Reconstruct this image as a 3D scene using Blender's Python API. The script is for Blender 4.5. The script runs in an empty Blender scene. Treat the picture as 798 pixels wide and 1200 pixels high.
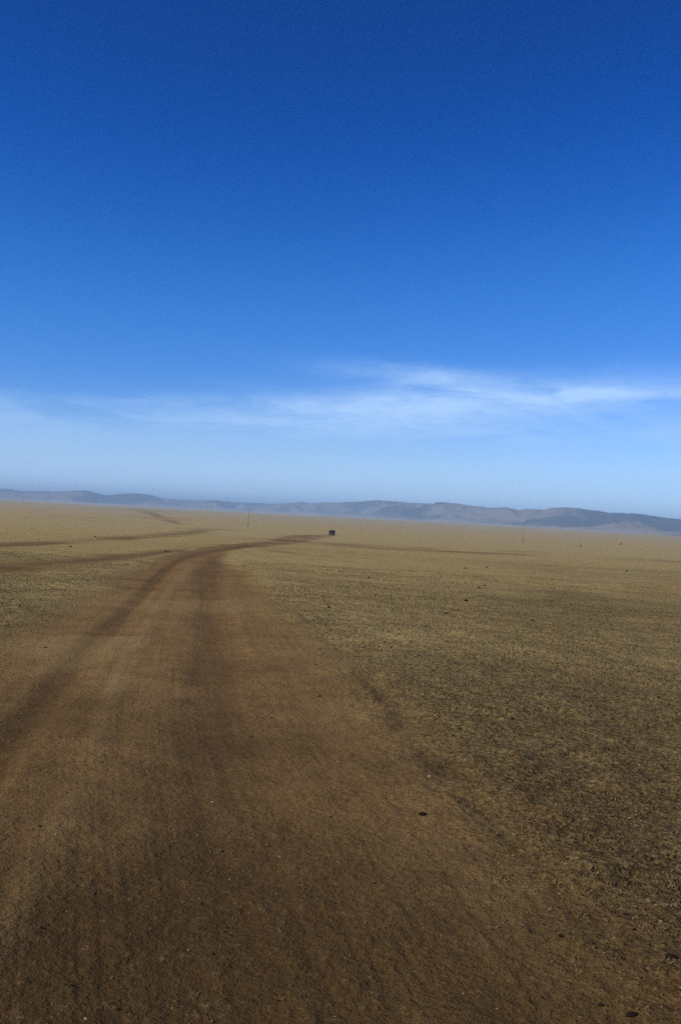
import bpy, bmesh, math, random
import numpy as np
from mathutils import Vector, Matrix

random.seed(7)
RNG = np.random.default_rng(7)
SC = bpy.context.scene
COL = SC.collection

# ------------------------------------------------------------------ camera
EYE = 2.1                       # seated in a high vehicle
ROLL = math.radians(3.0)        # camera held slightly tilted
cam_d = bpy.data.cameras.new('camera')
cam = bpy.data.objects.new('camera', cam_d)
COL.objects.link(cam)
cam_d.sensor_fit = 'VERTICAL'
cam_d.sensor_height = 36.0
cam_d.sensor_width = 24.0
cam_d.lens = 35.0
cam_d.clip_start = 0.1
cam_d.clip_end = 120000.0
CR, SR = math.cos(ROLL), math.sin(ROLL)
cam.matrix_world = Matrix(((CR, -SR, 0, 0), (0, 0, -1, 0), (SR, CR, 0, EYE), (0, 0, 0, 1)))
SC.camera = cam

# ------------------------------------------------------------------ sky + sun
SUN_EL, SUN_AZ = math.radians(34), math.radians(246)     # azimuth clockwise from +Y
world = bpy.data.worlds.new('World')
SC.world = world
world.use_nodes = True
WN, WL = world.node_tree.nodes, world.node_tree.links
bg = WN['Background']
bg.inputs['Strength'].default_value = 0.1


class G:
    """tiny node-graph helper"""
    def __init__(self, tree):
        self.n, self.l = tree.nodes, tree.links

    def put(self, sock, v):
        if isinstance(v, bpy.types.NodeSocket):
            self.l.new(v, sock)
        elif v is not None:
            sock.default_value = v

    def math(self, op, a, b=None, c=None, clamp=False):
        m = self.n.new('ShaderNodeMath'); m.operation = op; m.use_clamp = clamp
        for s, v in zip(m.inputs, (a, b, c)):
            self.put(s, v)
        return m.outputs[0]

    def mix(self, f, a, b, blend='MIX'):
        m = self.n.new('ShaderNodeMix'); m.data_type = 'RGBA'; m.blend_type = blend
        self.put(m.inputs[0], f); self.put(m.inputs[6], a); self.put(m.inputs[7], b)
        return m.outputs[2]

    def noise(self, vec, scale, detail=4, rough=0.55, dist=0.0):
        t = self.n.new('ShaderNodeTexNoise')
        self.put(t.inputs['Vector'], vec)
        t.inputs['Scale'].default_value = scale
        t.inputs['Detail'].default_value = detail
        t.inputs['Roughness'].default_value = rough
        t.inputs['Distortion'].default_value = dist
        return t.outputs[0]

    def vor(self, vec, scale):
        t = self.n.new('ShaderNodeTexVoronoi')
        self.put(t.inputs['Vector'], vec)
        t.inputs['Scale'].default_value = scale
        return t.outputs[0]

    def ramp(self, v, a, b, lo=0.0, hi=1.0):
        m = self.n.new('ShaderNodeMapRange'); m.interpolation_type = 'SMOOTHSTEP'
        self.put(m.inputs[0], v)
        for i, x in zip((1, 2, 3, 4), (a, b, lo, hi)):
            m.inputs[i].default_value = x
        return m.outputs[0]

    def comb(self, x, y, z):
        m = self.n.new('ShaderNodeCombineXYZ')
        for s, v in zip(m.inputs, (x, y, z)):
            self.put(s, v)
        return m.outputs[0]

    def attr(self, name):
        a = self.n.new('ShaderNodeAttribute'); a.attribute_name = name
        return a.outputs['Fac']


W = G(world.node_tree)
sky = WN.new('ShaderNodeTexSky')
sky.sky_type = 'NISHITA'
sky.sun_disc = False
sky.sun_elevation = SUN_EL
sky.sun_rotation = SUN_AZ
sky.altitude = 1500
sky.air_density = 1.0
sky.dust_density = 0.3
sky.ozone_density = 3.0
# deep, polarised slide-film blue: a colour response over the whole dome
scaled = W.mix(1.0, sky.outputs[0], (0.1, 0.1, 0.1, 1), 'MULTIPLY')
cv = WN.new('ShaderNodeRGBCurve')
WL.new(scaled, cv.inputs['Color'])
CURVES = ([(0, 0), (.087, .0), (.109, .001), (.162, .022), (.292, .112), (.469, .31), (1.0, .70)],
          [(0, 0), (.153, .050), (.195, .082), (.279, .178), (.468, .365), (.658, .64), (1.0, 1.0)],
          [(0, 0), (.296, .29), (.361, .42), (.485, .66), (.672, .96), (.753, 1.16), (1.0, 1.45)])
for k, pts in enumerate(CURVES):
    c = cv.mapping.curves[k]
    while len(c.points) < len(pts):
        c.points.new(0.5, 0.5)
    for p, (x, y) in zip(c.points, pts):
        p.location = (x, y)
cv.mapping.use_clip = False
cv.mapping.update()
# thin cirrus, laid out by compass bearing and height above the horizon
tc = WN.new('ShaderNodeTexCoord')
sep = WN.new('ShaderNodeSeparateXYZ')
WL.new(tc.outputs['Generated'], sep.inputs[0])
az = W.math('ARCTAN2', sep.outputs[0], sep.outputs[1])
el = W.math('ARCSINE', sep.outputs[2])
saz = W.math('SINE', az)
streak = W.noise(W.comb(W.math('MULTIPLY', saz, 5.0), W.math('MULTIPLY', el, 26.0), sep.outputs[1]), 1.6, 7, 0.62, 0.5)
fine = W.noise(W.comb(W.math('MULTIPLY', saz, 14.0), W.math('MULTIPLY', el, 60.0), sep.outputs[1]), 2.0, 6, 0.65, 0.8)
warp = W.math('MULTIPLY', W.math('SUBTRACT', W.noise(W.comb(W.math('MULTIPLY', saz, 4.0), W.math('MULTIPLY', el, 9.0), sep.outputs[1]), 1.3, 5, 0.6), 0.5), 0.020)
elw = W.math('ADD', el, warp)


def band(c0, slope, half):
    d = W.math('SUBTRACT', elw, W.math('ADD', c0, W.math('MULTIPLY', saz, slope)))
    d = W.math('DIVIDE', d, half)
    return W.math('POWER', 2.718, W.math('MULTIPLY', W.math('MULTIPLY', d, d), -1.0))


def around(c0, half):
    d = W.math('DIVIDE', W.math('SUBTRACT', saz, c0), half)
    return W.math('POWER', 2.718, W.math('MULTIPLY', W.math('MULTIPLY', d, d), -1.0))


b1 = W.math('MULTIPLY', band(0.104, 0.075, 0.021), W.math('ADD', W.math('MULTIPLY', around(0.10, 0.22), 0.92), 0.08))
b1 = W.math('ADD', b1, W.math('MULTIPLY', band(0.110, 0.060, 0.008), W.ramp(saz, 0.0, 0.25, 0.15, 0.6)))
b2 = W.math('MULTIPLY', band(0.143, -0.070, 0.010), W.math('MULTIPLY', around(0.09, 0.10), 0.8))
b3 = W.math('MULTIPLY', band(0.080, 0.03, 0.020), 0.55)
b4 = W.math('MULTIPLY', band(0.035, 0.04, 0.012), 0.45)
cl = W.math('ADD', W.math('ADD', b1, b2), W.math('ADD', b3, b4))
tex = W.math('MULTIPLY', W.ramp(streak, 0.12, 0.64), W.ramp(fine, 0.25, 0.75, 0.72, 1.0))
cl = W.math('MULTIPLY', cl, tex, clamp=True)
veil = W.math('MULTIPLY', W.ramp(el, 0.11, 0.0), 0.72)
cl = W.math('MAXIMUM', W.math('MULTIPLY', cl, 0.85), W.math('ADD', veil, W.math('MULTIPLY', cl, 0.4)))
graded = W.mix(cl, cv.outputs[0], (0.49, 0.735, 1.10, 1))
final = W.mix(1.0, graded, (10, 10, 10, 1), 'MULTIPLY')
WL.new(final, bg.inputs['Color'])

sd = bpy.data.lights.new('sun', 'SUN')
sd.energy = 4.8
sd.angle = math.radians(0.53)
sd.color = (1.0, 0.88, 0.69)
sun = bpy.data.objects.new('sun', sd)
COL.objects.link(sun)
to_sun = Vector((math.sin(SUN_AZ) * math.cos(SUN_EL), math.cos(SUN_AZ) * math.cos(SUN_EL), math.sin(SUN_EL)))
sun.rotation_euler = to_sun.to_track_quat('Z', 'Y').to_euler()
sun.location = (-20, -20, 60)

SC.view_settings.view_transform = 'Standard'
SC.view_settings.look = 'None'
SC.view_settings.exposure = 0.0
SC.view_settings.gamma = 1.0
SC.view_settings.use_curve_mapping = False
SC.render.engine = 'CYCLES'
SC.cycles.max_bounces = 6
SC.cycles.volume_bounces = 2
SC.cycles.use_denoising = False        # the residual grain sits well with a slide-film picture


# ------------------------------------------------------------------ helpers
def tag(o, label=None, cat=None, group=None, kind=None):
    for k, v in (('label', label), ('category', cat), ('group', group), ('kind', kind)):
        if v:
            o[k] = v
    return o


def hash2(ix, iy, seed):
    h = (ix.astype(np.int64) * 374761393 + iy.astype(np.int64) * 668265263 + seed * 974634777) & 0xFFFFFFFF
    h = ((h ^ (h >> 13)) * 1274126177) & 0xFFFFFFFF
    h = h ^ (h >> 16)
    return (h & 0xFFFFFF) / float(0xFFFFFF)


def vnoise(x, y, seed=0):
    """smooth value noise, -1..1"""
    fx, fy = np.floor(x), np.floor(y)
    tx, ty = x - fx, y - fy
    tx = tx * tx * tx * (tx * (tx * 6 - 15) + 10)
    ty = ty * ty * ty * (ty * (ty * 6 - 15) + 10)
    a, b = hash2(fx, fy, seed), hash2(fx + 1, fy, seed)
    c, d = hash2(fx, fy + 1, seed), hash2(fx + 1, fy + 1, seed)
    return ((a + (b - a) * tx) * (1 - ty) + (c + (d - c) * tx) * ty) * 2 - 1


def fbm(x, y, octs=4, seed=0, gain=0.5):
    s, amp, f = 0.0, 1.0, 1.0
    for k in range(octs):
        ca, sa = math.cos(0.7 * k + 0.3), math.sin(0.7 * k + 0.3)
        s = s + amp * vnoise((x * ca - y * sa) * f + 17.3 * k, (x * sa + y * ca) * f - 9.1 * k, seed + k)
        amp *= gain; f *= 2.07
    return s


def sstep(a, b, x):
    t = np.clip((x - a) / (b - a), 0, 1)
    return t * t * (3 - 2 * t)


PR = np.array([0.01, 3, 12, 30, 60, 100, 200, 350, 520, 1000, 2000, 5000, 9000, 40000.])
PZ = np.array([0, 0, -.02, -.15, -.6, -1.5, -4.0, -6.9, -8.2, -10.2, -13., -20., -26., -60.])


def profile(r):
    """smooth fall of the land away from the rise we stand on"""
    lr, lp = np.log(np.maximum(r, 0.011)), np.log(PR)
    m = np.gradient(PZ, lp)
    i = np.clip(np.searchsorted(lp, lr) - 1, 0, len(lp) - 2)
    h = lp[i + 1] - lp[i]
    t = np.clip((lr - lp[i]) / h, 0, 1)
    d0 = np.diff(PZ) / np.diff(lp)
    mm = np.zeros_like(PZ)
    mm[1:-1] = np.where(d0[:-1] * d0[1:] > 0, 2 * d0[:-1] * d0[1:] / (d0[:-1] + d0[1:] + 1e-12), 0)
    mm[-1] = d0[-1]
    return ((2 * t**3 - 3 * t**2 + 1) * PZ[i] + (t**3 - 2 * t**2 + t) * h * mm[i]
            + (-2 * t**3 + 3 * t**2) * PZ[i + 1] + (t**3 - t**2) * h * mm[i + 1])


def macro(x, y):
    x, y = np.asarray(x, float), np.asarray(y, float)
    r = np.hypot(x, y)
    z = profile(r)
    z = z + 0.12 * sstep(60, 200, r) * fbm(x / 170, y / 130, 2, 11)
    z = z + 2.0 * sstep(600, 2500, r) * fbm(x / 900, y / 700, 2, 12)
    return z


FPX = 1200 * 35 / 36.0


def survey(px, py):
    """where a sight line through a photo point meets the land: (x, y) in metres"""
    u, v = (px - 399) / FPX, (600 - py) / FPX
    d = np.array([u * CR - v * SR, 1.0, u * SR + v * CR])
    t = np.geomspace(1.5, 30000, 5000)
    z = EYE + t * d[2]
    g = macro(t * d[0], t * d[1])
    k = int(np.argmax(z < g))
    if k == 0:
        k = 4999
    a, b = z[k - 1] - g[k - 1], z[k] - g[k]
    f = a / (a - b + 1e-9)
    tt = t[k - 1] + f * (t[k] - t[k - 1])
    return np.array([tt * d[0], tt * d[1]])


def line(pts):
    return np.array([survey(*p) for p in pts])


def densify(P, n=10):
    """Catmull-Rom through survey points"""
    Q = np.vstack([2 * P[0] - P[1], P, 2 * P[-1] - P[-2]])
    out = []
    for i in range(1, len(Q) - 2):
        for t in np.linspace(0, 1, n, endpoint=False):
            a, b, c, d = Q[i - 1], Q[i], Q[i + 1], Q[i + 2]
            out.append(0.5 * (2 * b + (c - a) * t + (2 * a - 5 * b + 4 * c - d) * t * t + (3 * b - a - 3 * c + d) * t**3))
    out.append(P[-1])
    return np.array(out)


def dist_to(P, x, y, wid=None, limit=None):
    """distance of points to a polyline; with wid, distance divided by local half width"""
    best = np.full(x.shape, 1e9)
    for i in range(len(P) - 1):
        a, b = P[i], P[i + 1]
        ab = b - a
        L = ab @ ab + 1e-12
        t = np.clip(((x - a[0]) * ab[0] + (y - a[1]) * ab[1]) / L, 0, 1)
        d = np.hypot(x - a[0] - t * ab[0], y - a[1] - t * ab[1])
        if wid is not None:
            d = d / (wid[i] + (wid[i + 1] - wid[i]) * t)
        best = np.minimum(best, d)
    return best


class Strip:
    """a worn strip of ground: centre line + half widths"""
    def __init__(self, pts, widths, n=6):
        P = line(pts)
        w = np.asarray(widths, float)
        self.P = densify(P, n)
        self.w = np.interp(np.linspace(0, len(P) - 1, len(self.P)), np.arange(len(P)), w)

    def q(self, x, y):
        out = np.full(x.shape, 50.0)
        pad = self.w.max() * 3 + 2
        lo, hi = self.P.min(0) - pad, self.P.max(0) + pad
        m = (x > lo[0]) & (x < hi[0]) & (y > lo[1]) & (y < hi[1])
        if m.any():
            out[m] = dist_to(self.P, x[m], y[m], self.w)
        return out


class Area:
    """a worn area of ground given by its two surveyed edges"""
    def __init__(self, e0, e1, n=4, extend=None):
        a, b = densify(line(e0), n), densify(line(e1), n)
        if extend is not None:
            a, b = np.vstack([a, extend[0]]), np.vstack([b, extend[1]])
        self.poly = np.vstack([a, b[::-1]])
        c = (a + b) / 2
        w = np.array([0.5 * (dist_to(a, c[k:k+1, 0], c[k:k+1, 1])[0] + dist_to(b, c[k:k+1, 0], c[k:k+1, 1])[0]) for k in range(len(c))])
        self.c, self.w = c, np.maximum(w, 0.05)

    def q(self, x, y):
        """about 0 on the middle line, 1 on the edge, more outside"""
        out = np.full(x.shape, 50.0)
        pad = self.w.max() * 2 + 1
        P = self.poly
        lo, hi = P.min(0) - pad, P.max(0) + pad
        m = (x > lo[0]) & (x < hi[0]) & (y > lo[1]) & (y < hi[1])
        if not m.any():
            return out
        xs, ys = x[m], y[m]
        d = dist_to(np.vstack([P, P[:1]]), xs, ys)
        ins = np.zeros(xs.shape, bool)
        for k in range(len(P)):
            (x0, y0), (x1, y1) = P[k - 1], P[k]
            if y0 != y1:
                ins ^= ((y0 > ys) != (y1 > ys)) & (xs < (x1 - x0) * (ys - y0) / (y1 - y0) + x0)
        near, ww = np.full(xs.shape, 1e18), np.zeros(xs.shape)
        for k in range(len(self.c)):
            dd = (xs - self.c[k, 0])**2 + (ys - self.c[k, 1])**2
            s_ = dd < near
            near[s_] = dd[s_]; ww[s_] = self.w[k]
        out[m] = 1 + np.where(ins, -d, d) / ww
        return out


def band_px(pts, n=4):
    """area along a line of survey points (x, y, half thickness seen)"""
    return Area([(a, b - h) for a, b, h in pts], [(a, b + h) for a, b, h in pts], n)


LEFT = [(-420, 1330), (-300, 1130), (-200, 950), (-110, 830), (-25, 765), (45, 722), (95, 697), (135, 678), (172, 660), (193, 651), (215, 645.5), (240, 641), (262, 638.5), (290, 636), (315, 633), (335, 628.4), (352, 627.0), (372, 626.8), (386, 626.2)]
RIGHT = [(930, 1330), (740, 1130), (570, 950), (470, 850), (400, 772), (352, 722), (318, 692), (288, 669), (263, 657), (262, 652), (270, 647.6), (282, 643.8), (295, 641.6), (315, 639.8), (335, 638.2), (352, 637.0), (367, 633.4), (382, 629.8), (393, 628.2)]
main_track = Area(LEFT, RIGHT)
EDGE_L, EDGE_R = densify(line(LEFT[:11]), 2), densify(line(RIGHT[:11]), 2)

thin_branch = band_px([(-90, 644, 3.8), (0, 639.3, 3.2), (60, 636.2, 2.5), (120, 632.2, 2.2), (170, 628.8, 2.2), (205, 626, 2.6), (225, 623.8, 2.8), (246, 621.2, 1.3)])
wide_branch = band_px([(-150, 684, 15), (-60, 673, 11), (0, 666, 9.5), (60, 661, 7), (120, 655.5, 5), (165, 650, 3.6), (200, 645.8, 2.6), (225, 643, 2)])
right_branch = band_px([(338, 634, 1.5), (365, 635.8, 1.5), (400, 638.8, 1.9), (430, 641, 1.9), (470, 643.2, 1.2), (520, 645.8, .8), (570, 648, .7), (625, 650.2, .35)])

# softer marks
rut_left = band_px([(-190, 1150, 40), (-60, 960, 34), (0, 885, 30), (65, 805, 25), (125, 740, 17), (168, 697, 11), (195, 668, 6), (215, 654, 3.4), (240, 647, 2.2), (270, 642, 1.6), (300, 638.5, 1.3)], 6)
ridge = Strip([(-20, 1120), (45, 1010), (95, 920), (135, 815), (163, 750), (192, 703), (212, 675), (226, 660)], [.06, .06, .06, .055, .055, .06, .09, .14])
rut_right = Strip([(215, 1190), (240, 1010), (258, 900), (256, 800), (250, 725), (246, 685), (250, 664), (268, 652)], [.55, .5, .42, .34, .3, .32, .4, .6])
rut_edge = Strip([(640, 1030), (540, 915), (470, 835), (420, 780), (365, 728), (330, 695)], [.10, .10, .09, .09, .1, .12])
bare_patches = [band_px([(300, 643.8, .4), (316, 645.2, 1.2), (345, 648.6, .8), (392, 653.8, .5)]),
                band_px([(700, 655.5, .4), (735, 656.8, 1.3), (780, 658.8, 2.2), (850, 662, 2.0)]),
                band_px([(244, 621.2, .4), (262, 620.4, .6), (286, 621, .4)]),
                band_px([(590, 645.6, .4), (606, 646.2, 1.0), (640, 647.6, .5)]),
                band_px([(312, 669.5, .5), (322, 669.8, 1.1), (345, 671, .5)]),
                band_px([(486, 641.6, .4), (498, 642.2, .9), (512, 643.2, .4)]),
                band_px([(40, 604, .4), (90, 605.5, .7), (140, 608, .4)]),
                band_px([(0, 605, .5), (60, 607.5, .6), (170, 612.5, .5)]),
                band_px([(118, 685.5, .5), (150, 687.5, 1.3), (190, 685.5, .5)])]


gullies = [band_px([(163, 598.2, 1.3), (178, 602, 2.0), (193, 606.8, 1.4)]),
           band_px([(190, 608.6, .9), (204, 611.5, 1.7), (213, 613.8, .7)])]
thick_grass = band_px([(405, 735, 8), (470, 748, 11), (560, 758, 12), (680, 772, 8)])
grey_grass = band_px([(560, 700, 8), (640, 708, 16), (740, 716, 18), (860, 725, 18)])
worn_grass = band_px([(395, 745, 6), (460, 790, 14), (560, 812, 18), (700, 820, 16), (860, 830, 16)])


def fields(x, y):
    """masks over the land"""
    r = np.hypot(x, y)
    jit = 0.13 * fbm(x / 0.7, y / 0.7, 4, 31, .6) * sstep(60, 20, r) + 0.22 * fbm(x / 7, y / 7, 3, 32) * sstep(8, 30, r)
    f = {}
    f['main'] = sstep(1.30, 0.66, main_track.q(x, y) + jit * (0.45 + 0.9 * sstep(30, 70, r)))
    f['main'] = f['main'] * (1 - sstep(45, 90, r) * (1 - sstep(-.9, .1, fbm(x / 9, y / 22, 3, 37))) * 0.55)
    f['thin'] = sstep(2.0, 0.0, thin_branch.q(x, y) + jit * 1.8) * (0.55 + 0.45 * sstep(-.6, .3, fbm(x / 12, y / 12, 3, 40)))
    f['wide'] = sstep(1.7, 0.3, wide_branch.q(x, y) + jit * 1.3)
    brk = sstep(-.5, .4, fbm(x / 16, y / 30, 3, 33))          # tracks fade in and out of the grass
    f['right'] = sstep(2.0, 0.2, right_branch.q(x, y) + jit * 1.8) * (0.35 + 0.65 * brk)
    f['rutl'] = sstep(1.7, 0.1, rut_left.q(x, y) + jit)
    f['rutr'] = sstep(1.9, 0.1, rut_right.q(x, y) + jit * 1.4)
    f['rute'] = sstep(2.4, 0.1, rut_edge.q(x, y) + jit * 2) * sstep(-.35, .5, fbm(x / 1.4, y / 1.4, 2, 34))
    f['ridge'] = sstep(3.4, 0.0, ridge.q(x, y) + jit * 3.0) * (0.45 + 0.55 * sstep(-.5, .5, fbm(x / .7, y / 1.6, 3, 36)))
    lane = np.zeros_like(x)                       # fine wheel lines running along the road
    m = (r < 60) & (f['main'] > 0.02)
    if m.any():
        dl, dr_ = dist_to(EDGE_L, x[m], y[m]), dist_to(EDGE_R, x[m], y[m])
        u = dl / (dl + dr_ + 1e-6)
        lane[m] = (fbm(u * 34, r[m] / 5, 3, 38, .6) + 0.6 * fbm(u * 90, r[m] / 2.5, 2, 39)) * f['main'][m] * sstep(60, 25, r[m])
    f['lane'] = lane
    p = np.zeros_like(x)
    for s in bare_patches:
        p = np.maximum(p, sstep(1.8, 0.3, s.q(x, y) + jit * 1.5))
    gully_ = np.maximum(*(sstep(1.9, 0.2, s.q(x, y) + jit * .8) for s in gullies))
    f['patch'] = 0.9 * gully_ + (1 - gully_) * p * sstep(-.7, .3, fbm(x / 12, y / 20, 2, 35)) * (0.85 - 0.45 * sstep(200, 500, r))
    return f


def relief(x, y, f, cell):
    """land height with ruts, swells and clods; detail finer than the cell is left out"""
    r = np.hypot(x, y)
    z = macro(x, y)
    soil = np.maximum.reduce([f['main'], f['thin'], f['wide'], f['right'], 0.6 * f['patch']])
    z = z - 0.05 * soil - 0.032 * f['rutl'] - 0.035 * f['rutr'] - 0.03 * f['rute'] + 0.013 * f['ridge'] + 0.0022 * f['lane']
    rough = 1 - 0.72 * soil
    for wl, amp, sd_ in ((3.2, .035, 41), (1.1, .022, 42), (.42, .022, 43), (.19, .020, 44), (.09, .014, 45), (.045, .006, 46)):
        k = sstep(wl * 0.62, wl * 0.28, cell)
        if np.max(k) > 0:
            n = vnoise(x / wl + 5.2, y / wl - 3.1, sd_) + 0.5 * vnoise(x / wl * 1.7 - y / wl, y / wl * 1.7 + x / wl, sd_ + 20)
            if wl < 0.5:
                n = np.where(n > 0, n * 1.2, n * 0.5)          # clods stand up, gaps are shallow
            z = z + amp * rough * k * n
    return z


# ------------------------------------------------------------------ materials
def new_mat(name, rough=0.95, spec=0.1):
    m = bpy.data.materials.new(name)
    m.use_nodes = True
    g = G(m.node_tree)
    p = m.node_tree.nodes['Principled BSDF']
    p.inputs['Roughness'].default_value = rough
    p.inputs['Specular IOR Level'].default_value = spec
    return m, g, p


def bump(g, p, h, strength, dist):
    b = g.n.new('ShaderNodeBump')
    b.inputs['Strength'].default_value = strength
    b.inputs['Distance'].default_value = dist
    g.l.new(h, b.inputs['Height'])
    g.l.new(b.outputs[0], p.inputs['Normal'])


def plain_mat(name, col, rough=0.6, spec=0.3, vary=0.25, scale=6.0, metal=0.0):
    m, g, p = new_mat(name, rough, spec)
    t = g.n.new('ShaderNodeTexCoord')
    n = g.noise(t.outputs['Object'], scale, 4, 0.6)
    lo = tuple(c * (1 - vary) for c in col) + (1,)
    hi = tuple(min(1, c * (1 + vary)) for c in col) + (1,)
    g.l.new(g.mix(n, lo, hi), p.inputs['Base Color'])
    p.inputs['Metallic'].default_value = metal
    return m


def land_material():
    m, g, p = new_mat('steppe_ground', 1.0, 0.05)
    t = g.n.new('ShaderNodeTexCoord')
    P = t.outputs['Object']
    soil, dark, light, straw = (g.attr(a) for a in ('soil', 'dark', 'light', 'straw'))
    n_big = g.noise(P, 0.035, 4, 0.6)
    n_mid = g.noise(P, 0.45, 5, 0.62)
    n_sm = g.noise(P, 3.3, 5, 0.65)
    n_fine = g.noise(P, 17.0, 4, 0.7)
    n_grain = g.noise(P, 70.0, 3, 0.7)
    # grassland: brown earth showing between straw-coloured cropped grass
    n_clod = g.noise(P, 18.0, 3, 0.62, 0.4)
    earth = g.mix(n_sm, (0.060, 0.038, 0.015, 1), (0.118, 0.080, 0.034, 1))
    grass = g.mix(n_mid, (0.325, 0.254, 0.100, 1), (0.440, 0.345, 0.136, 1))
    cover = g.math('ADD', g.math('MULTIPLY', n_clod, 1.05), g.math('MULTIPLY', n_sm, 0.30))
    cover = g.math('ADD', cover, g.math('MULTIPLY', n_mid, 0.26))
    cover = g.math('ADD', cover, g.math('MULTIPLY', n_big, 0.34))
    cover = g.math('ADD', cover, g.math('MULTIPLY', straw, 0.66))
    cover = g.ramp(cover, 0.98, 1.54)
    land = g.mix(cover, earth, grass)
    land = g.mix(g.math('MULTIPLY', g.attr('haze_tint'), g.ramp(n_big, 0.3, 0.6, 0.5, 0.9)), land, (0.36, 0.315, 0.205, 1))   # distance haze painted into the far plain's colour
    # worn soil of the tracks
    s1 = g.mix(n_mid, (0.188, 0.114, 0.040, 1), (0.290, 0.187, 0.070, 1))
    s1 = g.mix(g.math('MULTIPLY', g.ramp(n_sm, 0.40, 0.70), 0.6), s1, (0.130, 0.077, 0.026, 1))
    s1 = g.mix(g.math('MULTIPLY', g.ramp(n_clod, 0.50, 0.72), 0.5), s1, (0.310, 0.208, 0.084, 1))
    s1 = g.mix(g.math('MULTIPLY', g.ramp(n_clod, 0.46, 0.28), 0.5), s1, (0.085, 0.052, 0.019, 1))
    s1 = g.mix(g.math('MULTIPLY', dark, 0.60), s1, (0.086, 0.049, 0.018, 1))
    s1 = g.mix(g.math('MULTIPLY', light, 0.5), s1, (0.320, 0.225, 0.095, 1))
    col = g.mix(soil, land, s1)
    col = g.mix(g.math('MULTIPLY', g.attr('vignette'), 0.72), col, (0.046, 0.027, 0.010, 1))
    col = g.mix(g.math('MULTIPLY', g.ramp(n_grain, 0.46, 0.64), 0.6), col, (0.040, 0.026, 0.011, 1))
    col = g.mix(g.math('MULTIPLY', g.ramp(n_fine, 0.56, 0.76), 0.35), col, (0.34, 0.25, 0.115, 1))
    g.l.new(col, p.inputs['Base Color'])
    h = g.math('ADD', g.math('MULTIPLY', n_clod, g.math('SUBTRACT', 1.5, g.math('MULTIPLY', soil, 1.0))), g.math('ADD', g.math('MULTIPLY', n_fine, 0.5), g.math('MULTIPLY', n_grain, 0.2)))
    bump(g, p, h, 0.9, 0.05)
    return m


M_LAND = land_material()


# ------------------------------------------------------------------ the land
def raw_mesh(name, V, F, attrs=None, nrm=None, smooth=True):
    me = bpy.data.meshes.new(name)
    k = F.shape[1]
    me.vertices.add(len(V)); me.loops.add(F.size); me.polygons.add(len(F))
    me.vertices.foreach_set('co', V.astype(np.float32).ravel())
    me.loops.foreach_set('vertex_index', F.astype(np.int32).ravel())
    me.polygons.foreach_set('loop_start', np.arange(0, F.size, k, dtype=np.int32))
    me.polygons.foreach_set('use_smooth', np.full(len(F), smooth, dtype=bool))
    me.update(calc_edges=True)
    for a, v in (attrs or {}).items():
        me.attributes.new(a, 'FLOAT', 'POINT').data.foreach_set('value', v.astype(np.float32))
    if nrm is not None:
        me.normals_split_custom_set_from_vertices(nrm.tolist())
    return me


D2R = math.pi / 180
core = np.arange(-31, 31.01, 0.105)
rest = np.concatenate([31.6 + np.cumsum(np.geomspace(0.2, 6, 60)) * (296.0 / np.geomspace(0.2, 6, 60).sum() / 2)])
azs = np.concatenate([core, rest, 360 - rest[::-1]])
azs = np.unique(np.round(azs[azs < 328.9], 4))
rad = np.concatenate([np.geomspace(1.4, 80, 560), np.geomspace(80, 1000, 200)[1:], np.geomspace(1000, 32000, 120)[1:]])
A, R_ = np.meshgrid(azs * D2R, rad)
X, Y = (R_ * np.sin(A)), (R_ * np.cos(A))
x, y = X.ravel(), Y.ravel()
f = fields(x, y)
dr = np.gradient(rad)
da = np.gradient(np.concatenate([azs, ])) * D2R
cell = np.maximum(dr[:, None] * np.ones_like(A), R_ * da[None, :]).ravel()
z = relief(x, y, f, cell)
soil = np.maximum.reduce([f['main'], f['thin'] * 1.0, f['wide'] * 1.0, f['right'] * .9, f['patch'] * .8])
rr = np.hypot(x, y)
nz = fbm(x / 14, y / 14, 3, 61)
straw = 0.27 + 0.29 * sstep(6, 24, rr + 2 * nz) + 0.18 * sstep(20, 45, rr) + 0.32 * sstep(40, 160, rr) + 0.12 * nz * sstep(10, 40, rr)
straw = straw + 0.16 * sstep(1.8, 0, thick_grass.q(x, y) + .4 * nz) - 0.20 * sstep(1.8, 0, grey_grass.q(x, y) + .4 * nz) - 0.04 * sstep(1.8, 0, worn_grass.q(x, y) + .4 * nz)
vignette = sstep(12.5, 3.0, y + 0.15 * x + 1.8 * fbm(x / 1.6, y / 2.2, 4, 75))          # lens falloff painted into the near soil colour, edge broken by noise
dark = np.clip(0.8 * f['rutl'] + 0.7 * f['rutr'] + 0.6 * f['rute'] + 0.45 * (f['thin'] + f['wide'] + f['right'] + f['patch']) + 0.4 * vignette
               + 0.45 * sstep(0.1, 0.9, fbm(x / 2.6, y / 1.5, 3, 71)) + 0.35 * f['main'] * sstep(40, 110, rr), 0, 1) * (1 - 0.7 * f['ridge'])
dark = np.clip(dark + 0.10 * np.clip(-f['lane'], 0, 1), 0, 1)
light = np.clip(0.75 * f['ridge'] + 0.8 * f['main'] * sstep(0.25, 0.9, fbm(x / 2.2, y / 3.2, 3, 72)) * sstep(40, 15, rr) * (1 - vignette) + 0.16 * np.clip(f['lane'], 0, 1), 0, 1)

haze_tint = sstep(1500, 4500, rr + 400 * fbm(x / 700, y / 900, 3, 77)) * 0.95
nr, na = A.shape
idx = np.arange(nr * na).reshape(nr, na)
j2 = np.roll(np.arange(na), -1)
quads = np.stack([idx[:-1, :], idx[1:, :], idx[1:, j2], idx[:-1, j2]], -1).reshape(-1, 4)[:, ::-1]
VV = np.stack([x, y, z], -1)
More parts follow.
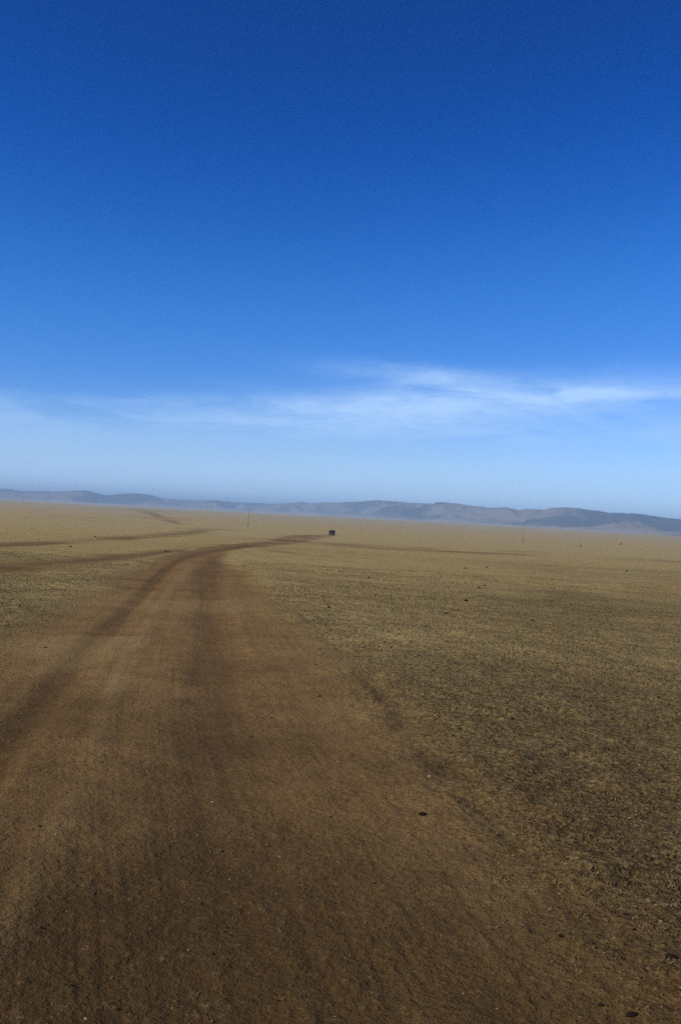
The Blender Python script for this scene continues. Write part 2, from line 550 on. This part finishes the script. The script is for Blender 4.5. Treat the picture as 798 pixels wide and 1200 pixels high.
# vertex normals over the whole sheet, so that pieces meet without a seam
Zg = z.reshape(nr, na)
def sh(a, k):
    return np.roll(a, k, axis=1)
Tx = np.stack([sh(X, -1) - sh(X, 1), sh(Y, -1) - sh(Y, 1), sh(Zg, -1) - sh(Zg, 1)], -1)
Ty = np.stack([np.gradient(X, axis=0), np.gradient(Y, axis=0), np.gradient(Zg, axis=0)], -1)
NN = np.cross(Tx, Ty).reshape(-1, 3)
NN /= np.linalg.norm(NN, axis=1, keepdims=True) + 1e-12
NN[NN[:, 2] < 0] *= -1

owner = np.zeros(len(quads), int)
for k, nm in ((4, 'right'), (3, 'wide'), (2, 'thin'), (1, 'main')):
    owner[f[nm][quads].mean(1) > 0.5] = k
PIECES = [('ground', 'dry tan steppe with short sparse grass reaching to the hills', 'ground'),
          ('dirt_road', 'wide brown dirt road with worn ruts bending away over the plain', 'dirt road'),
          ('dirt_track', 'narrow faint side track crossing the grass above the wider side track', 'dirt track'),
          ('dirt_track', 'broad brown side track joining the dirt road before its bend', 'dirt track'),
          ('dirt_track', 'thin dark track leaving the road bend towards the open plain with the poles', 'dirt track')]
for k, (nm, lab, cat) in enumerate(PIECES):
    q = quads[owner == k]
    if not len(q):
        continue
    use, inv = np.unique(q, return_inverse=True)
    q2 = inv.reshape(q.shape)
    V2 = VV[use]
    N2 = NN[use]
    at = {n_: a[use] for n_, a in (('soil', soil), ('dark', dark), ('light', light), ('straw', straw), ('vignette', vignette), ('haze_tint', haze_tint))}
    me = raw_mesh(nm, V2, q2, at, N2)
    me.materials.append(M_LAND)
    o = bpy.data.objects.new(nm, me)
    COL.objects.link(o)
    tag(o, lab, cat, None, 'structure')
# the patch of road right under the camera closes the sheet
bm = bmesh.new()
ring = [bm.verts.new(VV[i]) for i in idx[0, ::6]]
bm.faces.new(ring[::-1])
bmesh.ops.recalc_face_normals(bm, faces=bm.faces)
me = bpy.data.meshes.new('road_bed'); bm.to_mesh(me); bm.free()
me.materials.append(M_LAND)
for a, v in (('soil', 1.0), ('dark', .4), ('light', 0.), ('straw', .1), ('vignette', .9), ('haze_tint', 0.)):
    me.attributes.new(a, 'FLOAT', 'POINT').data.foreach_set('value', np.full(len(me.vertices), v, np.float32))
o = bpy.data.objects.new('road_bed', me); COL.objects.link(o)
o.parent = bpy.data.objects['dirt_road']


def height(px_, py_):
    xa, ya = np.atleast_1d(np.asarray(px_, float)), np.atleast_1d(np.asarray(py_, float))
    return relief(xa, ya, fields(xa, ya), np.maximum(np.hypot(xa, ya) * 0.007, 0.02))


# ------------------------------------------------------------------ hills
def hill_material():
    m, g, p = new_mat('hill_slopes', 1.0, 0.0)
    t = g.n.new('ShaderNodeTexCoord')
    P = t.outputs['Object']
    hill_dark = g.attr('hill_dark')
    n1 = g.noise(P, 0.004, 6, 0.62)
    n2 = g.noise(P, 0.02, 5, 0.65)
    base = g.mix(n2, (0.115, 0.098, 0.074, 1), (0.195, 0.162, 0.118, 1))
    k = g.math('ADD', g.math('MULTIPLY', n1, 0.8), g.math('ADD', g.math('MULTIPLY', hill_dark, 0.85), g.math('MULTIPLY', n2, 0.15)))
    k = g.ramp(k, 0.72, 0.88)
    hill = g.mix(k, base, (0.040, 0.038, 0.036, 1))
    g.l.new(g.mix(g.attr('fan'), hill, (0.34, 0.295, 0.19, 1)), p.inputs['Base Color'])      # fans at the foot, fading to the hazed far-plain colour
    bump(g, p, n2, 0.4, 10.0)
    return m


M_HILL = hill_material()
CREST = [(-700, 545), (-500, 553), (-300, 562), (-150, 567), (-50, 571), (0, 573), (14, 573.3), (28, 575.5), (50, 575.5), (62, 576.2), (80, 575.4), (105, 576), (125, 580.3), (155, 579), (172, 580), (195, 584.5),
         (230, 586.5), (255, 586), (270, 588.5), (300, 590), (330, 589.8), (352, 588.2), (380, 588.6), (402, 588.8), (425, 587.4), (445, 586),
         (470, 588), (492, 589.6), (515, 590.5), (540, 592), (560, 595), (578, 595.2), (592, 594), (606, 597.6), (628, 598.6),
         (650, 597), (664, 596.3), (690, 598.6), (712, 600.8), (738, 601.5), (752, 602), (768, 605.2), (798, 608.8), (850, 612), (930, 611), (1050, 622), (1200, 628), (1500, 645)]


def crest_angle(pts):
    out = []
    for px, py in pts:
        u, v = (px - 399) / FPX, (600 - py) / FPX
        dx, dz = u * CR - v * SR, u * SR + v * CR
        out.append((math.atan2(dx, 1.0), dz / math.hypot(dx, 1.0)))
    return np.array(out)


CA = crest_angle(CREST)


def hill_range(name, label, az0, az1, na_, r0f, rcf, r1f, seed, fade=0.02, scale=1.0, hill_dark_w=None, nr_=150, amp=1.0, spur=900.0):
    """a range of worn hills: foot, crest line and back slope set out by bearing and distance"""
    a = np.linspace(az0, az1, na_)
    t = np.linspace(0, 1, nr_)
    AA, TT = np.meshgrid(a, t)
    r0, rc, r1 = (np.interp(AA, *zip(*f_)) for f_ in (r0f, rcf, r1f))
    r = np.where(TT < 0.62, r0 + (rc - r0) * (TT / 0.62), rc + (r1 - rc) * ((TT - 0.62) / 0.38))
    xs, ys = r * np.sin(AA), r * np.cos(AA)
    ground_z = macro(xs, ys) - 3.0
    top = EYE + rc * np.interp(AA, CA[:, 0], CA[:, 1]) * scale
    top = top + 1.3 * fbm(AA * 160, TT * 0 + seed, 3, seed) * amp
    up = np.where(TT < 0.62, TT / 0.62, 1 - (TT - 0.62) / 0.38)
    wob = fbm(xs / spur, ys / spur, 3, seed + 3, 0.5)
    rid = 1 - np.abs(fbm(xs / (spur * .55) + 3, ys / (spur * .9), 4, seed + 9, 0.5))
    uw = np.clip(up + 0.14 * wob * np.sin(np.pi * np.clip(up, 0, 1)), 0, 1)
    s = (sstep(0, 1, uw) * 0.45 + 0.55 * uw**2.0)
    relief_ = (0.62 * (rid - 0.62) + 0.22 * wob) * sstep(0.05, 0.5, up) * np.sin(np.pi * np.clip(up, 0, 1))
    zz = ground_z + (top - ground_z) * np.clip(s + relief_, 0, 1.02)
    ed = np.minimum(sstep(0, fade, AA - az0), sstep(0, fade, az1 - AA))
    zz = ground_z + (zz - ground_z) * ed
    V = np.stack([xs, ys, zz], -1).reshape(-1, 3)
    ii = np.arange(nr_ * na_).reshape(nr_, na_)
    Q = np.stack([ii[:-1, :-1], ii[:-1, 1:], ii[1:, 1:], ii[1:, :-1]], -1).reshape(-1, 4)
    hill_dark_ = np.clip(sstep(0.4, 1.0, up) * 0.55 + 0.55 * wob + 0.5 * fbm(xs / 420, ys / 420, 3, seed + 15) - 0.35 * (rid - 0.6), 0, 1)  # dark slope patches: stronger towards the crest, weaker on the spurs
    if hill_dark_w is not None:
        hill_dark_ = hill_dark_ * np.interp(AA, *zip(*hill_dark_w))
    me = raw_mesh(name, V, Q, {'hill_dark': hill_dark_.ravel(), 'fan': (sstep(0.42, 0.08, up + 0.12 * wob) * 0.9).ravel()})
    me.materials.append(M_HILL)
    o = bpy.data.objects.new(name, me)
    COL.objects.link(o)
    tag(o, label, 'hills', None, 'structure')
    return o


def bearing(px):
    return math.atan2((px - 399) / FPX, 1.0)


far_az = bearing(330)
hill_range('far_hills', 'low blue line of distant hills on the horizon beyond the grassland', -1.0, bearing(420), 900,
           [(-1, 5000), (far_az, 5600), (.1, 6400)], [(-1, 6400), (far_az, 7000), (.1, 7600)], [(-1, 8200), (.1, 9500)], 101, spur=520.0,
           hill_dark_w=[(-1, 1.3), (bearing(170), 1.35), (bearing(300), .8), (.1, .4)], fade=0.06)
hill_range('near_hills', 'worn brown and dark blue hills behind the open plain', bearing(250), 1.1, 1300,
           [(-.15, 6800), (bearing(450), 5000), (bearing(600), 3900), (bearing(798), 3000), (1.1, 2600)],
           [(-.15, 8000), (bearing(450), 6300), (bearing(600), 5400), (bearing(798), 4600), (1.1, 4200)],
           [(-.15, 9500), (bearing(450), 8000), (bearing(600), 7200), (bearing(798), 6400), (1.1, 6000)], 202,
           hill_dark_w=[(bearing(300), .4), (bearing(450), .55), (bearing(520), 1.0), (bearing(600), .95), (bearing(650), .75), (bearing(700), 1.05), (bearing(798), .95), (1.1, .9)], fade=0.12, nr_=220, spur=650.0)

# ------------------------------------------------------------------ utility poles
M_WOOD = plain_mat('weathered_pole_wood', (0.20, 0.175, 0.14), 0.9, 0.1, 0.35, 9)
M_CONC = plain_mat('pole_concrete', (0.22, 0.21, 0.19), 0.9, 0.1, 0.2, 12)
M_PORC = plain_mat('insulator_porcelain', (0.5, 0.5, 0.48), 0.2, 0.5, 0.05, 5)


def lathe(bm_, prof, seg=12, mat=Matrix()):
    rings = []
    for (r, h) in prof:
        rings.append([bm_.verts.new(mat @ Vector((r * math.cos(2 * math.pi * k / seg), r * math.sin(2 * math.pi * k / seg), h))) for k in range(seg)])
    for a, b in zip(rings[:-1], rings[1:]):
        for k in range(seg):
            bm_.faces.new((a[k], a[(k + 1) % seg], b[(k + 1) % seg], b[k]))
    bm_.faces.new(rings[0][::-1]); bm_.faces.new(rings[-1])


def box(bm_, lo, hi, bev=0.0, mat=Matrix()):
    r = bmesh.ops.create_cube(bm_, size=1.0)
    c, s = [(a + b) / 2 for a, b in zip(lo, hi)], [b - a for a, b in zip(lo, hi)]
    for v in r['verts']:
        v.co = mat @ Vector([c[i] + v.co[i] * s[i] for i in range(3)])
    if bev:
        es = list({e for v in r['verts'] for e in v.link_edges})
        bmesh.ops.bevel(bm_, geom=es, offset=bev, segments=2, affect='EDGES', profile=0.6)


def part(name, bm_, mat, parent, smooth=False):
    me_ = bpy.data.meshes.new(name)
    bmesh.ops.recalc_face_normals(bm_, faces=bm_.faces)
    bm_.to_mesh(me_); bm_.free()
    me_.materials.append(mat)
    if smooth:
        me_.shade_smooth()
        me_.set_sharp_from_angle(angle=math.radians(40))
    o_ = bpy.data.objects.new(name, me_)
    COL.objects.link(o_)
    o_.parent = parent
    return o_


def utility_pole(px, py, tall, face, lean, label):
    p = survey(px, py)
    root = bpy.data.objects.new('utility_pole', None)
    COL.objects.link(root)
    root.location = (p[0], p[1], float(height(*p)[0]) - 0.05)
    root.rotation_euler = (0, lean, face)
    tag(root, label, 'utility pole', 'utility poles on the plain')
    b = bmesh.new(); lathe(b, [(.11, 1.0), (.10, tall * .5), (.08, tall - .03), (.07, tall)], 12); part('post', b, M_WOOD, root, True)
    b = bmesh.new(); box(b, (-.17, .20, -.6), (.17, .46, 2.6), .02); part('concrete_stub', b, M_CONC, root)
    for h in (1.25, 2.3):
        b = bmesh.new(); lathe(b, [(.30, h), (.30, h + .06)], 14, Matrix.Translation((0, .13, 0))); part('wire_binding', b, M_WOOD, root)
    b = bmesh.new(); box(b, (-1.15, -.29, tall - .75), (1.15, -.15, tall - .58), .015); part('crossarm', b, M_WOOD, root)
    for sgn in (-1, 1):
        b = bmesh.new()
        mm = Matrix.Translation((sgn * .36, -.24, tall - 1.0)) @ Matrix.Rotation(sgn * -math.radians(42), 4, 'Y')
        box(b, (-.03, -.02, -.45), (.03, .02, .45), 0, mm); part('brace', b, M_WOOD, root)
    for xx, zz in ((-1.05, tall - .58), (1.05, tall - .58), (0, tall)):
        b = bmesh.new()
        lathe(b, [(.03, 0), (.03, .1), (.075, .1), (.085, .15), (.05, .18), (.07, .21), (.045, .27), (.015, .29)], 10, Matrix.Translation((xx, -.22 if xx else 0, zz)))
        part('insulator', b, M_PORC, root, True)
    return root


utility_pole(612.3, 637.4, 9.6, math.radians(68), 0.02, 'lone wooden utility pole on open plain in front of the dark hills')
utility_pole(291.0, 618.6, 9.4, math.radians(80), 0.01, 'thin wooden utility pole standing behind the bend of the dirt road')

# ------------------------------------------------------------------ van
M_BODY = plain_mat('dark_van_paint', (0.016, 0.014, 0.012), 0.7, 0.12, 0.25, 3)
M_DUST = plain_mat('dusty_lower_panels', (0.050, 0.040, 0.028), 0.9, 0.1, 0.3, 5)
M_GLASS = plain_mat('van_glass', (0.012, 0.013, 0.014), 0.45, 0.2, 0.1, 2)
M_TYRE = plain_mat('tyre_rubber', (0.018, 0.017, 0.016), 0.9, 0.1, 0.2, 10)
M_STEEL = plain_mat('grey_steel', (0.12, 0.12, 0.11), 0.5, 0.5, 0.2, 8)
M_RED = plain_mat('tail_lamp_red', (0.16, 0.012, 0.010), 0.3, 0.5, 0.1, 8)
M_PLATE = plain_mat('plate_white', (0.45, 0.45, 0.42), 0.6, 0.3, 0.1, 8)


def van(px, py, yaw):
    p = survey(px, py)
    root = bpy.data.objects.new('van', None)
    COL.objects.link(root)
    root.location = (p[0], p[1], float(height(*p)[0]))
    root.rotation_euler = (0, 0, yaw)
    tag(root, 'small dark boxy van driving away along the dirt road', 'van')
    # body: rounded section swept along the length, front pulled in
    def section(yy, w, zb, zt, rr_):
        out = []
        for cx, cz, a0 in ((w - rr_, zt - rr_, 0), (-w + rr_, zt - rr_, 90), (-w + .05, zb + .05, 180), (w - .05, zb + .05, 270)):
            q = rr_ if a0 < 180 else .05
            for k in range(5):
                t_ = math.radians(a0 + 22.5 * k)
                out.append(Vector((cx + q * math.cos(t_), yy, cz + q * math.sin(t_))))
        return out
    secs = [(-2.17, .86, .60, 1.92, .22), (-2.12, .93, .52, 2.0, .26), (-1.9, .96, .48, 2.06, .28), (0, .97, .46, 2.10, .28), (1.3, .97, .46, 2.08, .28),
            (1.75, .95, .48, 2.0, .28), (2.05, .92, .52, 1.72, .3), (2.2, .86, .58, 1.25, .25)]
    b = bmesh.new()
    rings = [[b.verts.new(v) for v in section(*s)] for s in secs]
    for r0, r1 in zip(rings[:-1], rings[1:]):
        n = len(r0)
        for k in range(n):
            b.faces.new((r0[k], r0[(k + 1) % n], r1[(k + 1) % n], r1[k]))
    b.faces.new(rings[0][::-1]); b.faces.new(rings[-1])
    part('body', b, M_BODY, root, True)
    for s in (-1, 1):
        b = bmesh.new(); box(b, (min(s * .03, s * .78), -2.205, .66), (max(s * .03, s * .78), -2.172, 1.80), .012)
        d = part('rear_door', b, M_BODY, root)
        b = bmesh.new(); box(b, (min(s * .13, s * .68), -2.222, 1.26), (max(s * .13, s * .68), -2.207, 1.70), .006); part('window', b, M_GLASS, d)
        b = bmesh.new(); box(b, (min(s * .06, s * .12), -2.235, 1.08), (max(s * .06, s * .12), -2.207, 1.13)); part('handle', b, M_STEEL, d)
        b = bmesh.new(); lathe(b, [(.06, 0), (.06, .03), (.04, .045)], 12, Matrix.Translation((s * .84, -2.15, .98)) @ Matrix.Rotation(math.radians(90), 4, 'X')); part('tail_light', b, M_RED, root)
        for y0, y1 in ((-1.75, -.95), (-.85, -.05), (.05, .75), (.9, 1.55)):
            b = bmesh.new(); box(b, (min(s * .965, s * .985), y0, 1.3), (max(s * .965, s * .985), y1, 1.72), .008); part('side_window', b, M_GLASS, root)
        b = bmesh.new(); box(b, (min(s * .98, s * 1.16), 1.62, 1.35), (max(s * .98, s * 1.16), 1.67, 1.62), .01); part('wing_mirror', b, M_STEEL, root)
        b = bmesh.new(); lathe(b, [(.09, 0), (.09, .04), (.06, .06)], 14, Matrix.Translation((s * .62, 2.19, .92)) @ Matrix.Rotation(math.radians(-90), 4, 'X')); part('headlight', b, M_PLATE, root)
        for yy in (-1.2, 1.15):
            mm = Matrix.Translation((s * .76, yy, .36)) @ Matrix.Rotation(math.radians(90), 4, 'Y') @ Matrix.Translation((0, 0, -.1))
            wh = bpy.data.objects.new('wheel', None); COL.objects.link(wh); wh.parent = root
            b = bmesh.new(); lathe(b, [(.22, 0), (.33, .01), (.365, .05), (.37, .1), (.365, .15), (.33, .19), (.22, .2)], 22, mm); part('tyre', b, M_TYRE, wh, True)
            b = bmesh.new(); lathe(b, [(.06, -.005), (.215, .02), (.215, .18), (.06, .205)], 18, mm); part('rim', b, M_STEEL, wh, True)
    b = bmesh.new(); box(b, (-.9, -2.33, .46), (.9, -2.22, .62), .02); part('rear_bumper', b, M_DUST, root)
    b = bmesh.new(); box(b, (-.9, 2.22, .46), (.9, 2.33, .62), .02); part('front_bumper', b, M_DUST, root)
    b = bmesh.new(); box(b, (-.72, -2.0, .26), (.72, 2.0, .48), .03); part('chassis', b, M_TYRE, root)
    b = bmesh.new(); box(b, (-.24, -2.36, .66), (.24, -2.345, .78)); part('number_plate', b, M_PLATE, root)
    b = bmesh.new(); lathe(b, [(.035, 0), (.035, .5)], 10, Matrix.Translation((-.5, -2.3, .33)) @ Matrix.Rotation(math.radians(-90), 4, 'X')); part('exhaust_pipe', b, M_STEEL, root)
    b = bmesh.new(); box(b, (-.78, 2.0, 1.3), (.78, 2.03, 1.75), .01, Matrix.Translation((0, -.02, 0)) @ Matrix.Translation((0, 2.0, 1.3)) @ Matrix.Rotation(math.radians(28), 4, 'X') @ Matrix.Translation((0, -2.0, -1.3))); part('windscreen', b, M_GLASS, root)
    return root


van(389.0, 627.6, math.radians(-6))

# ------------------------------------------------------------------ stones
def stone_mat(name, c0, c1):
    m, g, p = new_mat(name, 1.0, 0.03)
    t = g.n.new('ShaderNodeTexCoord')
    n = g.noise(t.outputs['Object'], 2.5, 6, 0.65)
    g.l.new(g.mix(n, c0 + (1,), c1 + (1,)), p.inputs['Base Color'])
    bump(g, p, g.noise(t.outputs['Object'], 9, 4, 0.6), 0.5, 0.05)
    return m


M_DARK = stone_mat('dark_stone', (0.012, 0.008, 0.006), (0.026, 0.019, 0.014))
M_PALE = stone_mat('pale_stone', (0.26, 0.21, 0.13), (0.42, 0.35, 0.24))


def stone_mesh(seed, flat):
    rs = np.random.default_rng(seed)
    b = bmesh.new()
    bmesh.ops.create_icosphere(b, subdivisions=2, radius=1.0)
    k = rs.normal(size=(7, 3)); k /= np.linalg.norm(k, axis=1, keepdims=True)
    lim = rs.uniform(.55, .9, 7)
    for v in b.verts:
        c = np.array(v.co)
        for n_, l_ in zip(k, lim):                       # knock planes off the ball
            d = c @ n_
            if d > l_:
                c = c - n_ * (d - l_) * 0.85
        c *= 1 + 0.05 * rs.normal()
        v.co = (c[0] * 1.0, c[1] * 0.72, c[2] * flat)
    me_ = bpy.data.meshes.new('stone'); b.to_mesh(me_); b.free()
    return me_


STONES = [stone_mesh(s, fl) for s, fl in ((1, .5), (2, .6), (3, .45), (4, .55), (5, .65))]
DARK_MESH = [m_.copy() for m_ in STONES]
for m_ in STONES: m_.materials.append(M_PALE)
for m_ in DARK_MESH: m_.materials.append(M_DARK)


def stone(px, py, wpx, pale, label, group=None, squash=1.0):
    p = survey(px, py)
    d = math.hypot(p[0], p[1])
    half = wpx * (0.75 if pale else 0.9) / FPX * math.hypot(d, EYE) / 2
    k = random.randrange(5)
    o_ = bpy.data.objects.new('stone', (STONES if pale else DARK_MESH)[k])
    COL.objects.link(o_)
    o_.location = (p[0], p[1], float(height(*p)[0]) + half * .08)
    o_.scale = (half, half, half * squash)
    o_.rotation_euler = (random.uniform(-.2, .2), random.uniform(-.2, .2), random.uniform(-.5, .5))
    tag(o_, label, 'stone', group)


stone(495, 951, 13, False, 'black fist-sized stone lying alone near the edge of the dirt road')
stone(503, 909, 7, True, 'pale stone lying just beyond the black fist-sized stone on the dirt road')
stone(250, 929, 5, True, 'bright white pebble lying on the worn middle of the dirt road')
for a in ((740, 1181, 16), (786, 1131, 14), (657, 1095, 8), (704, 1167, 7)):
    stone(*a, False, 'black stone half sunk in rough stony ground past the road edge', 'black stones in the rough roadside ground')
for a in ((86, 1133, 6), (140, 1159, 6), (251, 1097, 6), (243, 1186, 5), (48, 961, 5), (262, 983, 5), (54, 755, 5), (144, 740, 4)):
    stone(*a, False, 'small dark stone lying loose on the bare dirt road', 'dark stones loose on the dirt road')
stone(559, 791, 5, True, 'pale stone lying among rough dry grass past the road edge')
for a in ((102, 1171, 6), (66, 971, 5), (270, 968, 4), (270, 1015, 4), (194, 860, 4), (42, 861, 4), (36, 1000, 4)):
    stone(*a, True, 'small pale stone lying loose on the bare dirt road', 'pale stones loose on the dirt road')
for a in ((546, 705, 6), (561, 689.5, 4), (568, 687, 4), (624, 726, 5), (566, 758, 4), (522, 720, 5), (545, 684, 3), (432, 678, 4), (440, 698, 4),
          (385, 710, 5), (387, 738, 4), (358, 691, 3), (375, 759, 4), (398, 670, 3), (545, 667, 5), (570, 665.5, 4), (734, 670, 4), (745, 757, 4), (384, 669, 3)):
    stone(*a, False, 'dark stone lying in the dry grass inside the bend of the road', 'dark stones in the grass inside the road bend', 1.2)
for a in ((83, 641, 4), (38, 620, 3), (195, 646, 4), (112, 629, 3), (199, 646, 2.5), (46, 632, 2.5)):
    stone(*a, False, 'dark stone lying in the grass among the side tracks', 'dark stones among the side tracks', 1.2)
for a in ((680, 640, 3.6), (727, 638, 4)):
    stone(*a, False, 'dark boulder far out on the open plain below the hills', 'dark boulders far out on the plain', 1.0)


# ------------------------------------------------------------------ gravel and grass (uncountable)
def scatter(n, r0, r1, a0, a1, power=1.0):
    u = RNG.random(n)
    r = (r0**power + u * (r1**power - r0**power))**(1 / power)
    a = (a0 + RNG.random(n) * (a1 - a0)) * D2R
    return r * np.sin(a), r * np.cos(a)


def gravel_material():
    m, g, p = new_mat('gravel_stone', 0.92, 0.1)
    t = g.attr('tone')
    c = g.mix(g.ramp(t, 0.0, 0.55), (0.026, 0.017, 0.008, 1), (0.140, 0.094, 0.042, 1))
    c = g.mix(g.ramp(t, 0.6, 1.0), c, (0.27, 0.20, 0.105, 1))
    g.l.new(c, p.inputs['Base Color'])
    return m


def blob_stuff(name, label, cat, px_, py_, size, tone, mat):
    base = np.array([[a, b, c] for c in (-.6, .6) for b in (-.65, .65) for a in (-.8, .8)])
    tri = np.array([[0, 2, 3, 1], [4, 5, 7, 6], [0, 1, 5, 4], [2, 6, 7, 3], [0, 4, 6, 2], [1, 3, 7, 5]])
    n, nv = len(px_), len(base)
    V = base[None] + RNG.uniform(-.38, .38, (n, nv, 3))
    V[:, 4:, :2] *= RNG.uniform(.45, .9, (n, 1, 1))
    V = V * size[:, None, None] * np.stack([RNG.uniform(.8, 1.4, n), RNG.uniform(.7, 1.1, n), RNG.uniform(.5, .9, n)], -1)[:, None, :]
    th = RNG.random(n) * 6.283
    c, s = np.cos(th)[:, None], np.sin(th)[:, None]
    Vx, Vy = V[..., 0] * c - V[..., 1] * s, V[..., 0] * s + V[..., 1] * c
    zz = height(px_, py_)
    V = np.stack([Vx + px_[:, None], Vy + py_[:, None], V[..., 2] + zz[:, None] + .1 * size[:, None]], -1).reshape(-1, 3)
    F = (tri[None] + (np.arange(n) * nv)[:, None, None]).reshape(-1, 4)
    me_ = raw_mesh(name, V, F, {'tone': np.repeat(tone, nv)}, smooth=False)
    me_.materials.append(mat)
    o_ = bpy.data.objects.new(name, me_); COL.objects.link(o_)
    tag(o_, label, cat, None, 'stuff')


gx, gy = scatter(105000, 2.6, 30, -30, 30, 1.3)
gf = fields(gx, gy)
gfield = 1 - gf['main']
gc = fbm(gx / .8, gy / .8, 3, 95)
keep = RNG.random(len(gx)) < (0.22 + 0.62 * gfield) * (0.45 + 0.55 * sstep(-.5, .4, gc))
gx, gy, gfield = gx[keep], gy[keep], gfield[keep]
gsz = np.clip(np.exp(RNG.normal(math.log(.0042), .42, len(gx))), .002, .014) * (1 + 0.9 * gfield) * (1 + 0.012 * np.hypot(gx, gy))
gsz = np.minimum(gsz, .017)
gtone = np.clip(RNG.beta(2.2, 2.6, len(gx)) + .25 * (RNG.random(len(gx)) > .97), 0, 1) * np.where(gsz > .010, .62, 1.0)
blob_stuff('gravel', 'fine loose gravel strewn over the road and its rough verge', 'gravel', gx, gy, gsz, gtone, gravel_material())


def grass_material():
    m, g, p = new_mat('dry_grass_blades', 0.9, 0.1)
    t = g.attr('tone')
    c = g.mix(t, (0.070, 0.048, 0.020, 1), (0.300, 0.230, 0.100, 1))
    g.l.new(c, p.inputs['Base Color'])
    return m


tx, ty = scatter(82000, 3.2, 45, -32, 32, 1.3)
tf = fields(tx, ty)
ts = np.maximum.reduce([tf['main'], tf['wide'], tf['thin'], tf['right'], tf['patch']])
clump = fbm(tx / 1.3, ty / 1.3, 3, 91)
keep = (RNG.random(len(tx)) < 0.9 * sstep(-.8, .4, clump) + .1) & (RNG.random(len(tx)) > ts * 1.05)
tx, ty = tx[keep], ty[keep]
n = len(tx); NB = 6
tr = np.hypot(tx, ty)
hgt = RNG.uniform(.010, .026, n) * (1 + .012 * tr)
spread = RNG.uniform(.012, .035, n) * (1 + .015 * tr)
tz = height(tx, ty)
th = RNG.random((n, NB)) * 6.283
rd = np.sqrt(RNG.random((n, NB))) * spread[:, None]
bx, by = tx[:, None] + rd * np.cos(th), ty[:, None] + rd * np.sin(th)
lean = RNG.uniform(.2, 1.1, (n, NB)) * hgt[:, None]
hh = hgt[:, None] * RNG.uniform(.5, 1.1, (n, NB))
wd = RNG.uniform(.0013, .0028, (n, NB)) * (1 + .04 * tr[:, None])
pa = th + RNG.normal(0, .8, (n, NB))
wx, wy = -np.sin(pa) * wd, np.cos(pa) * wd
z0 = (tz - .004)[:, None] + 0 * bx
pts = [np.stack([bx - wx, by - wy, z0], -1), np.stack([bx + wx, by + wy, z0], -1),
       np.stack([bx + wx * .8 + np.cos(pa) * lean * .4, by + wy * .8 + np.sin(pa) * lean * .4, z0 + hh * .65], -1),
       np.stack([bx + np.cos(pa) * lean, by + np.sin(pa) * lean, z0 + hh], -1)]
V = np.stack(pts, 2).reshape(-1, 3)
base = (np.arange(n * NB) * 4)[:, None]
F = np.concatenate([base + np.array([[0, 1, 2]]), base + np.array([[0, 2, 3]])])
tone = np.repeat(np.clip(RNG.normal(.28, .2, (n, NB)) + .35 * sstep(15, 50, tr)[:, None], 0, 1).ravel(), 4)
me = raw_mesh('dry_grass', V, F, {'tone': tone}, smooth=False)
me.materials.append(grass_material())
o = bpy.data.objects.new('dry_grass', me); COL.objects.link(o)
tag(o, 'short cropped dry grass tufts on the stony steppe', 'grass', None, 'stuff')

# ------------------------------------------------------------------ haze
bm = bmesh.new()
zs = [o_.matrix_world @ Vector(c_) for o_ in COL.objects if o_.name.endswith('hills') for c_ in o_.bound_box]
top = max(v.z for v in zs) + 12
low = min(float(z.min()), min(v.z for v in zs)) - 1.5
box(bm, (-33000, -33000, low), (33000, 33000, top))
me = bpy.data.meshes.new('haze'); bm.to_mesh(me); bm.free()
hm = bpy.data.materials.new('haze_air'); hm.use_nodes = True
hn = hm.node_tree.nodes
for nd in list(hn):
    if nd.type != 'OUTPUT_MATERIAL':
        hn.remove(nd)
pv = hn.new('ShaderNodeVolumePrincipled')
pv.inputs['Color'].default_value = (0.44, 0.69, 1.0, 1)
pv.inputs['Density'].default_value = 1.75e-4
pv.inputs['Anisotropy'].default_value = 0.0
hm.node_tree.links.new(pv.outputs[0], [nd for nd in hn if nd.type == 'OUTPUT_MATERIAL'][0].inputs['Volume'])
me.materials.append(hm)
o = bpy.data.objects.new('haze', me); COL.objects.link(o)
tag(o, 'thin pale blue dust haze over the far plain and hills', 'haze', None, 'stuff')
